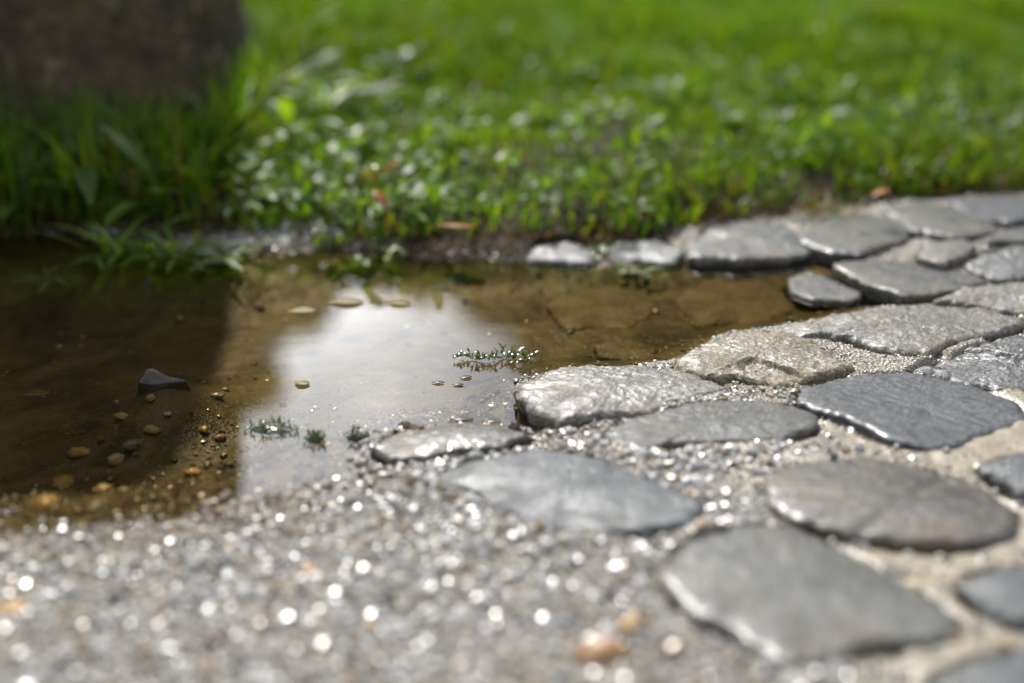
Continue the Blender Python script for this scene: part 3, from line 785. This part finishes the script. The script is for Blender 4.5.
def pointed_rock(px, py, k):
    import bmesh
    x, y = P(px, py, 0)
    bm = bmesh.new()
    for p in [(-0.0348, 0, -.045), (0.0435, -0.006, -.045), (0.0319, 0.021, -.045), (-0.0174, 0.027, -.045), (-0.0087, -0.024, -.045), (-.022, -.002, .001), (-.013, .001, .0125), (-.008, .006, .011),
              (.004, .001, .0075), (.012, -.006, .003), (.028, .001, .0005), (-.004, -.012, .001)]:
        bm.verts.new(Vector(p) * k)
    h = bmesh.ops.convex_hull(bm, input=bm.verts)
    bmesh.ops.bevel(bm, geom=list(bm.edges), offset=.0008, segments=1, affect='EDGES')
    bmesh.ops.triangulate(bm, faces=bm.faces)
    bmesh.ops.subdivide_edges(bm, edges=bm.edges, cuts=4, use_grid_fill=True)
    for v in bm.verts:
        q = v.co * 90
        v.co += Vector((mn.noise(q), mn.noise(q + Vector((9, 0, 0))), mn.noise(q + Vector((0, 9, 0))))) * .0022 + Vector((0, 0, mn.noise(q * 3.5))) * .0008
    me = bpy.data.meshes.new('rock'); bm.to_mesh(me); bm.free()
    me.polygons.foreach_set('use_smooth', np.full(len(me.polygons), True)); me.materials.append(PM['black'])
    o = bpy.data.objects.new('rock', me); C.objects.link(o); o.location = (x, y, 0)
    return tag(o, 'dark pointed rock breaking the surface of the shaded brown water', 'rock')
pointed_rock(160, 381, .7)
rock(168, 415, .0032, PM['black'], 'small wet dark stone just below the pointed rock', z=-.001, name='rock', cat='rock', group=None, seed=9)
for k, (px, py, s, c, l) in enumerate([
 (75, 415, .007, 'ochre', 'ochre pebble under brown water, upper left of the sunken group near the pointed rock'),
 (112, 424, .006, 'cream', 'cream pebble under water right of the upper ochre one near the pointed rock'),
 (150, 410, .005, 'cream', 'small cream pebble under water directly below the pointed rock'),
 (130, 417, .006, 'grey', 'grey pebble under water between cream ones left of the pointed rock'),
 (58, 442, .008, 'ochre', 'larger ochre pebble under water nearest the left edge'),
 (100, 463, .006, 'ochre', 'ochre pebble under water in the lower middle of the sunken group'),
 (45, 494, .009, 'ochre', 'dark yellow pebble under water close to the gravel shore at left'),
 (120, 398, .005, 'cream', 'tiny pale pebble under water left above the sunken group'),
 (218, 408, .004, 'orange', 'orange pebble under water near the left rim of the sky reflection'),
 (202, 405, .004, 'ochre', 'ochre pebble under water beside the orange one near the sky reflection'),
 (215, 378, .005, 'grey', 'grey-brown pebble under water up left of the sky reflection rim'),
 (150, 392, .004, 'cream', 'pale speck of a pebble just under the pointed rock'),
 (190, 440, .005, 'ochre', 'ochre pebble under water right of the two glinting dark stones'),
 (95, 500, .007, 'grey', 'grey pebble under water just before the gravel begins at left'),
]):
    rock(px, py, s, PM[c], l, seed=k + 20, ang=k * 1.3, sc=(1.2, .9, .5), lift=.001, group='pebbles on the puddle bed')
for k, (px, py, s, c, l) in enumerate([
 (602, 664, .010, 'orange', 'blurred orange-brown pebble in the gravel at bottom centre'),
 (628, 640, .006, 'ochre', 'blurred ochre pebble just right above the orange-brown one at bottom centre'),
 (888, 661, .0055, 'dark', 'dark reddish pebble on pale sand near the bottom right corner'),
 (690, 507, .0028, 'orange', 'tiny red-brown pebble at the right tip of the blue-grey stone'),
 (555, 437, .0026, 'orange', 'tiny orange pebble in the joint in front of the pale rough cobblestone'),
 (566, 441, .0028, 'dark', 'tiny dark brown pebble in the joint in front of the pale rough cobblestone'),
 (861, 352, .0058, 'dark', 'dark brown nut-like pebble in the joint in front of the long pale cobblestone'),
 (882, 358, .0030, 'dark', 'smaller dark brown pebble right of the nut-like one'),
 (912, 602, .0040, 'cream', 'round pale pebble on the sand off the right tip of the nearest grey cobblestone'),
 (308, 497, .0045, 'grey', 'grey pebble at the shore below the sky reflection'),
 (620, 350 - 4 + 120, .0030, 'cream', 'small cream pebble in the joint right of the blue-grey stone'),
 (15, 618, .0075, 'ochre', 'blurred ochre pebble in the gravel at the left edge'),
 (215, 655, .006, 'dark', 'blurred dark pebble in the gravel at bottom left'),
 (310, 582, .006, 'orange', 'blurred rusty pebble in the middle of the sparkling gravel'),
]):
    rock(px, py, s, PM[c], l, seed=k + 50, ang=k * 1.1, sc=(1.3, .9, .65), lift=s * .1, group='loose pebbles in the gravel and joints')

# ------------------------------------------------------------------ moss
def sprig(px, py, L, n, lab, az=0.):
    x, y = P(px, py, 0)
    r = empty('moss_sprig', (x, y, .0015), az)
    SV = []; SF = []
    pts = [((k / 20 - .5) * L, .004 * math.sin(k * .5), .001 + .0015 * math.sin(k * .8)) for k in range(21)]
    for k, p in enumerate(pts):
        for j in range(5):
            a = j * 1.2566; SV.append((p[0], p[1] + .0006 * math.cos(a), p[2] + .0006 * math.sin(a)))
    for k in range(20):
        for j in range(5):
            a = k * 5 + j; b = k * 5 + (j + 1) % 5; SF.append((a, b, b + 5, a + 5))
    mesh_obj('stem', SV, SF, M['moss_dark'], r)
    for part, cnt, mt in (('leaf', n, 'moss'),):
        for k in range(cnt):
            t = random.uniform(-.5, .5); u = (t + .5)
            p = (t * L, .004 * math.sin(u * 10) + random.uniform(-.007, .007) * (.3 + u), .001)
            v, f = leaf_blade(random.uniform(.004, .009) * (.6 + .6 * u), .0018, random.uniform(.2, 1.6), random.uniform(.3, 1.5), random.uniform(0, 6.28), 0, .3, 4)
            mesh_obj(part, [(a + p[0], b + p[1], c + p[2]) for a, b, c in v], f, M['moss' if random.random() < .7 else 'moss_dark'], r)
    return tag(r, lab, 'moss', 'moss scraps on the puddle')
sprig(490, 360, .055, 95, 'long dark green moss sprig floating on the right rim of the sky reflection', .12)
sprig(520, 363, .022, 26, 'short green moss sprig touching the pale rough cobblestone', -.3)
def tuft(px, py, rx, n, lab):
    x, y = P(px, py, 0)
    r = empty('moss_tuft', (x, y, 0))
    V = []; Fc = []
    for k in range(9):
        for j in range(16):
            a = j / 16 * 6.283; q = k / 8
            rr = rx * q * (1 + .35 * mn.noise(Vector((math.cos(a), math.sin(a), px))))
            V.append((rr * math.cos(a), rr * .5 * math.sin(a), .0045 * (1 - q * q) - .0018 + .0015 * mn.noise(Vector((rr * 300 * math.cos(a), rr * 300 * math.sin(a), 1)))))
    for k in range(8):
        for j in range(16):
            a = k * 16 + j; b = k * 16 + (j + 1) % 16; Fc.append((a, a + 16, b + 16, b))
    mesh_obj('cushion', V, Fc, M['moss_dark'], r)
    for k in range(n):
        a = random.uniform(0, 6.283); q = math.sqrt(random.random()); rr = rx * q
        v, f = leaf_blade(random.uniform(.003, .007), .0013, random.uniform(.2, 1.2), random.uniform(.5, 1.5), random.uniform(0, 6.28), 0, .3, 3)
        ox, oy, oz = rr * math.cos(a), rr * .5 * math.sin(a), .0035 * (1 - q * q)
        mesh_obj('leaf', [(p[0] + ox, p[1] + oy, p[2] + oz) for p in v], f, M['moss' if random.random() < .7 else 'moss_dark'], r)
    return tag(r, lab, 'moss', 'moss scraps on the puddle')
tuft(272, 430, .019, 70, 'widest dark moss tuft crossing the left rim of the sky reflection')
tuft(315, 440, .0075, 40, 'small bright moss tuft between two others in the sky reflection')
tuft(356, 438, .0085, 40, 'small moss tuft at the shore on the right of the three in the sky reflection')
tuft(372, 494 - 2, .006, 25, 'tiny moss tuft in the gravel just below the sky reflection')
fallen(466, 377, .001, .009, .005, 'brown_fleck', 'tiny brown fleck floating on the sky reflection, highest of three below the moss sprig', .3)
fallen(438, 382, .001, .009, .004, 'brown_fleck', 'tiny brown fleck floating on the sky reflection, leftmost of three below the moss sprig', -.1)
fallen(458, 384, .001, .008, .004, 'brown_fleck', 'tiny brown fleck floating between two others below the moss sprig', .1)
fallen(462, 419, .001, .016, .005, 'brown_fleck', 'thin dark fleck lying at the back edge of the low half-sunk brown stone', .05)
fallen(492, 421, .001, .012, .005, 'brown_fleck', 'short dark fleck right of the thin one at the back of the half-sunk stone', -.1)

# ------------------------------------------------------------------ trees
def tree_trunk(r, R0, R1, H, bark, flare=.1, lean=(0, 0), NR=60, NS=72, amp=.012):
    V = []; Fc = []
    for k in range(NR + 1):
        t = (k / NR) ** 1.7; z = -.08 + H * t
        rad = R1 + (R0 - R1) * math.exp(-max(z, 0) / flare / 3) if False else R0 + (R1 - R0) * min(1, t)
        rad += flare * math.exp(-max(z, 0) / .16)
        for j in range(NS):
            a = j / NS * 2 * math.pi
            q = Vector((math.cos(a) * 3, math.sin(a) * 3, z * 1.5))
            rr = rad * (1 + .03 * math.sin(a * 5 + 1) * math.exp(-z / .3)) + amp * mn.noise(q * 3) + amp * .5 * mn.noise(q * 9)
            V.append((rr * math.cos(a) + lean[0] * z, rr * math.sin(a) + lean[1] * z, z))
    for k in range(NR):
        for j in range(NS):
            a = k * NS + j; b = k * NS + (j + 1) % NS; Fc.append((a, b, b + NS, a + NS))
    return mesh_obj('trunk', V, Fc, bark, r)
def crown_mesh(r, lobes, n, leaf, mat):
    V = []; P_ = []
    pts = []; tot = sum(l[3] ** 2 for l in lobes)
    for (cx, cy, cz, rd, sq) in lobes:
        m = int(n * rd ** 2 / tot)
        d = rng.normal(0, 1, (m, 3)); d /= np.linalg.norm(d, axis=1)[:, None]
        rr = rd * rng.uniform(.35, 1, (m, 1)) ** .5 * (1 + .18 * rng.normal(0, 1, (m, 1)))
        p = d * rr; p[:, 2] *= sq; pts.append(p + np.array((cx, cy, cz)))
    p = np.concatenate(pts); m = len(p)
    a = rng.normal(0, 1, (m, 3)); a /= np.linalg.norm(a, axis=1)[:, None]
    b = rng.normal(0, 1, (m, 3)); b -= a * (a * b).sum(1)[:, None]; b /= np.linalg.norm(b, axis=1)[:, None]
    s = leaf * rng.uniform(.6, 1.3, (m, 1))
    q = np.stack([p - a * s, p - b * s * .5 , p + a * s, p + b * s * .5], 1).reshape(-1, 3)
    Ff = np.arange(m * 4).reshape(-1, 4)
    return mesh_obj('crown', q, Ff, mat, r, smooth=False)
def limb_mesh(segs, bark, r):
    V = []; Fc = []
    for (a, b, r0, r1) in segs:
        a, b = Vector(a), Vector(b); d = (b - a).normalized(); u = d.orthogonal().normalized(); w = d.cross(u)
        base = len(V)
        for k in range(5):
            t = k / 4; c = a.lerp(b, t) + Vector((0, 0, .08 * math.sin(t * 3.14)))
            for j in range(8):
                g = j / 8 * 6.283; V.append(tuple(c + (u * math.cos(g) + w * math.sin(g)) * (r0 + (r1 - r0) * t)))
        for k in range(4):
            for j in range(8):
                p = base + k * 8 + j; q = base + k * 8 + (j + 1) % 8; Fc.append((p, q, q + 8, p + 8))
    return mesh_obj('limb', V, Fc, bark, r)
def stone_post(x0, y0, hw, H, taper):
    V = []; Fc = []; NS = 200; NR = 110
    c, sn = math.cos(R(11)), math.sin(R(11))
    zs = [-.08 + (H + .08) * k / NR for k in range(NR + 1)]
    def ringp(z, k):
        for j in range(NS):
            a = j / NS * 2 * math.pi
            ca, sa = math.cos(a), math.sin(a)
            q = 1 / ((abs(ca) ** 5 + abs(sa) ** 5) ** .2) * (hw - taper * z) * k
            p = Vector((q * ca, q * sa, z))
            d = .010 * mn.noise(p * 6) + .008 * mn.noise(p * 18) + .005 * mn.noise(p * 50) + .003 * mn.noise(p * 130)
            q += d; x, y = q * ca, q * sa
            V.append((x * c - y * sn, x * sn + y * c, z + (0 if k == 1 else d)))
    for z in zs: ringp(z, 1)
    for k in (.985, .95, .85, .6, .3, .05): ringp(H + .012 * (1 - k) + .004, k)
    n = len(V) // NS
    for k in range(n - 1):
        for j in range(NS):
            a = k * NS + j; b = k * NS + (j + 1) % NS; Fc.append((a, b, b + NS, a + NS))
    Fc.append(tuple((n - 1) * NS + j for j in range(NS)))
    o = mesh_obj('stone_post', V, Fc, M['post']); o.location = (x0, y0, 0)
    return tag(o, 'thick weathered brown stone post in shade at the upper left, weeds at its foot', 'post')
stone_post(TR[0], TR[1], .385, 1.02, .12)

def back_tree(az, dist, top, rad, lab, n=14000):
    x, y = dist * math.sin(R(az)), dist * math.cos(R(az))
    r = empty('garden_tree', (x, y, 0))
    tree_trunk(r, .14, .08, top * .6, M['bark'], .05, (0, 0), 12, 16, .01)
    lobes = [(0, 0, top - rad * .42, rad * .42, .9), (0, 0, top * .55, rad * .75, 1.), (0, 0, top * .25, rad * .8, 1.)]
    lobes += [(0, 0, z_, rad * .62, 1.) for z_ in np.arange(.4, top - rad * .9, rad * .6)]
    for k in range(12):
        a = random.uniform(0, 6.283); z = random.uniform(.08, .82) * top; q = random.uniform(.3, .8) * rad * (1 - .55 * max(0, z / top - .45))
        lobes.append((q * math.cos(a), q * math.sin(a), z, rad * random.uniform(.3, .45), random.uniform(.8, 1.1)))
    crown_mesh(r, lobes, n, .13, M['treeleaf'])
    return tag(r, lab, 'tree', 'garden trees beyond the lawn')
elev = lambda e, d: .38 + d * math.tan(R(e))
for az, dist, e, rad in [(-18, 12, 27, 1.5), (-13.8, 12.5, 22.6, .85), (-11.6, 13, 19.6, .75), (-9.0, 13.5, 16.6, .7), (-6.2, 14, 14.9, .8), (-3.9, 13.5, 15.4, .8), (-.9, 14, 16.6, .8), (1.8, 13.5, 18.8, .8), (4.2, 13, 21.8, .85), (6.1, 12.6, 25.0, .9),
                         (8.5, 12, 30, 1.6), (15.5, 13, 29, 1.7), (23, 12.5, 30, 1.8), (32, 13, 28, 1.9), (-25, 13, 28, 1.7), (-33, 12.5, 27, 1.8), (-42, 13, 26, 2.0), (42, 13, 27, 2.0)]:
    back_tree(az, dist, elev(e, dist), rad, 'dense green garden tree standing far beyond the lawn, seen only in the water')
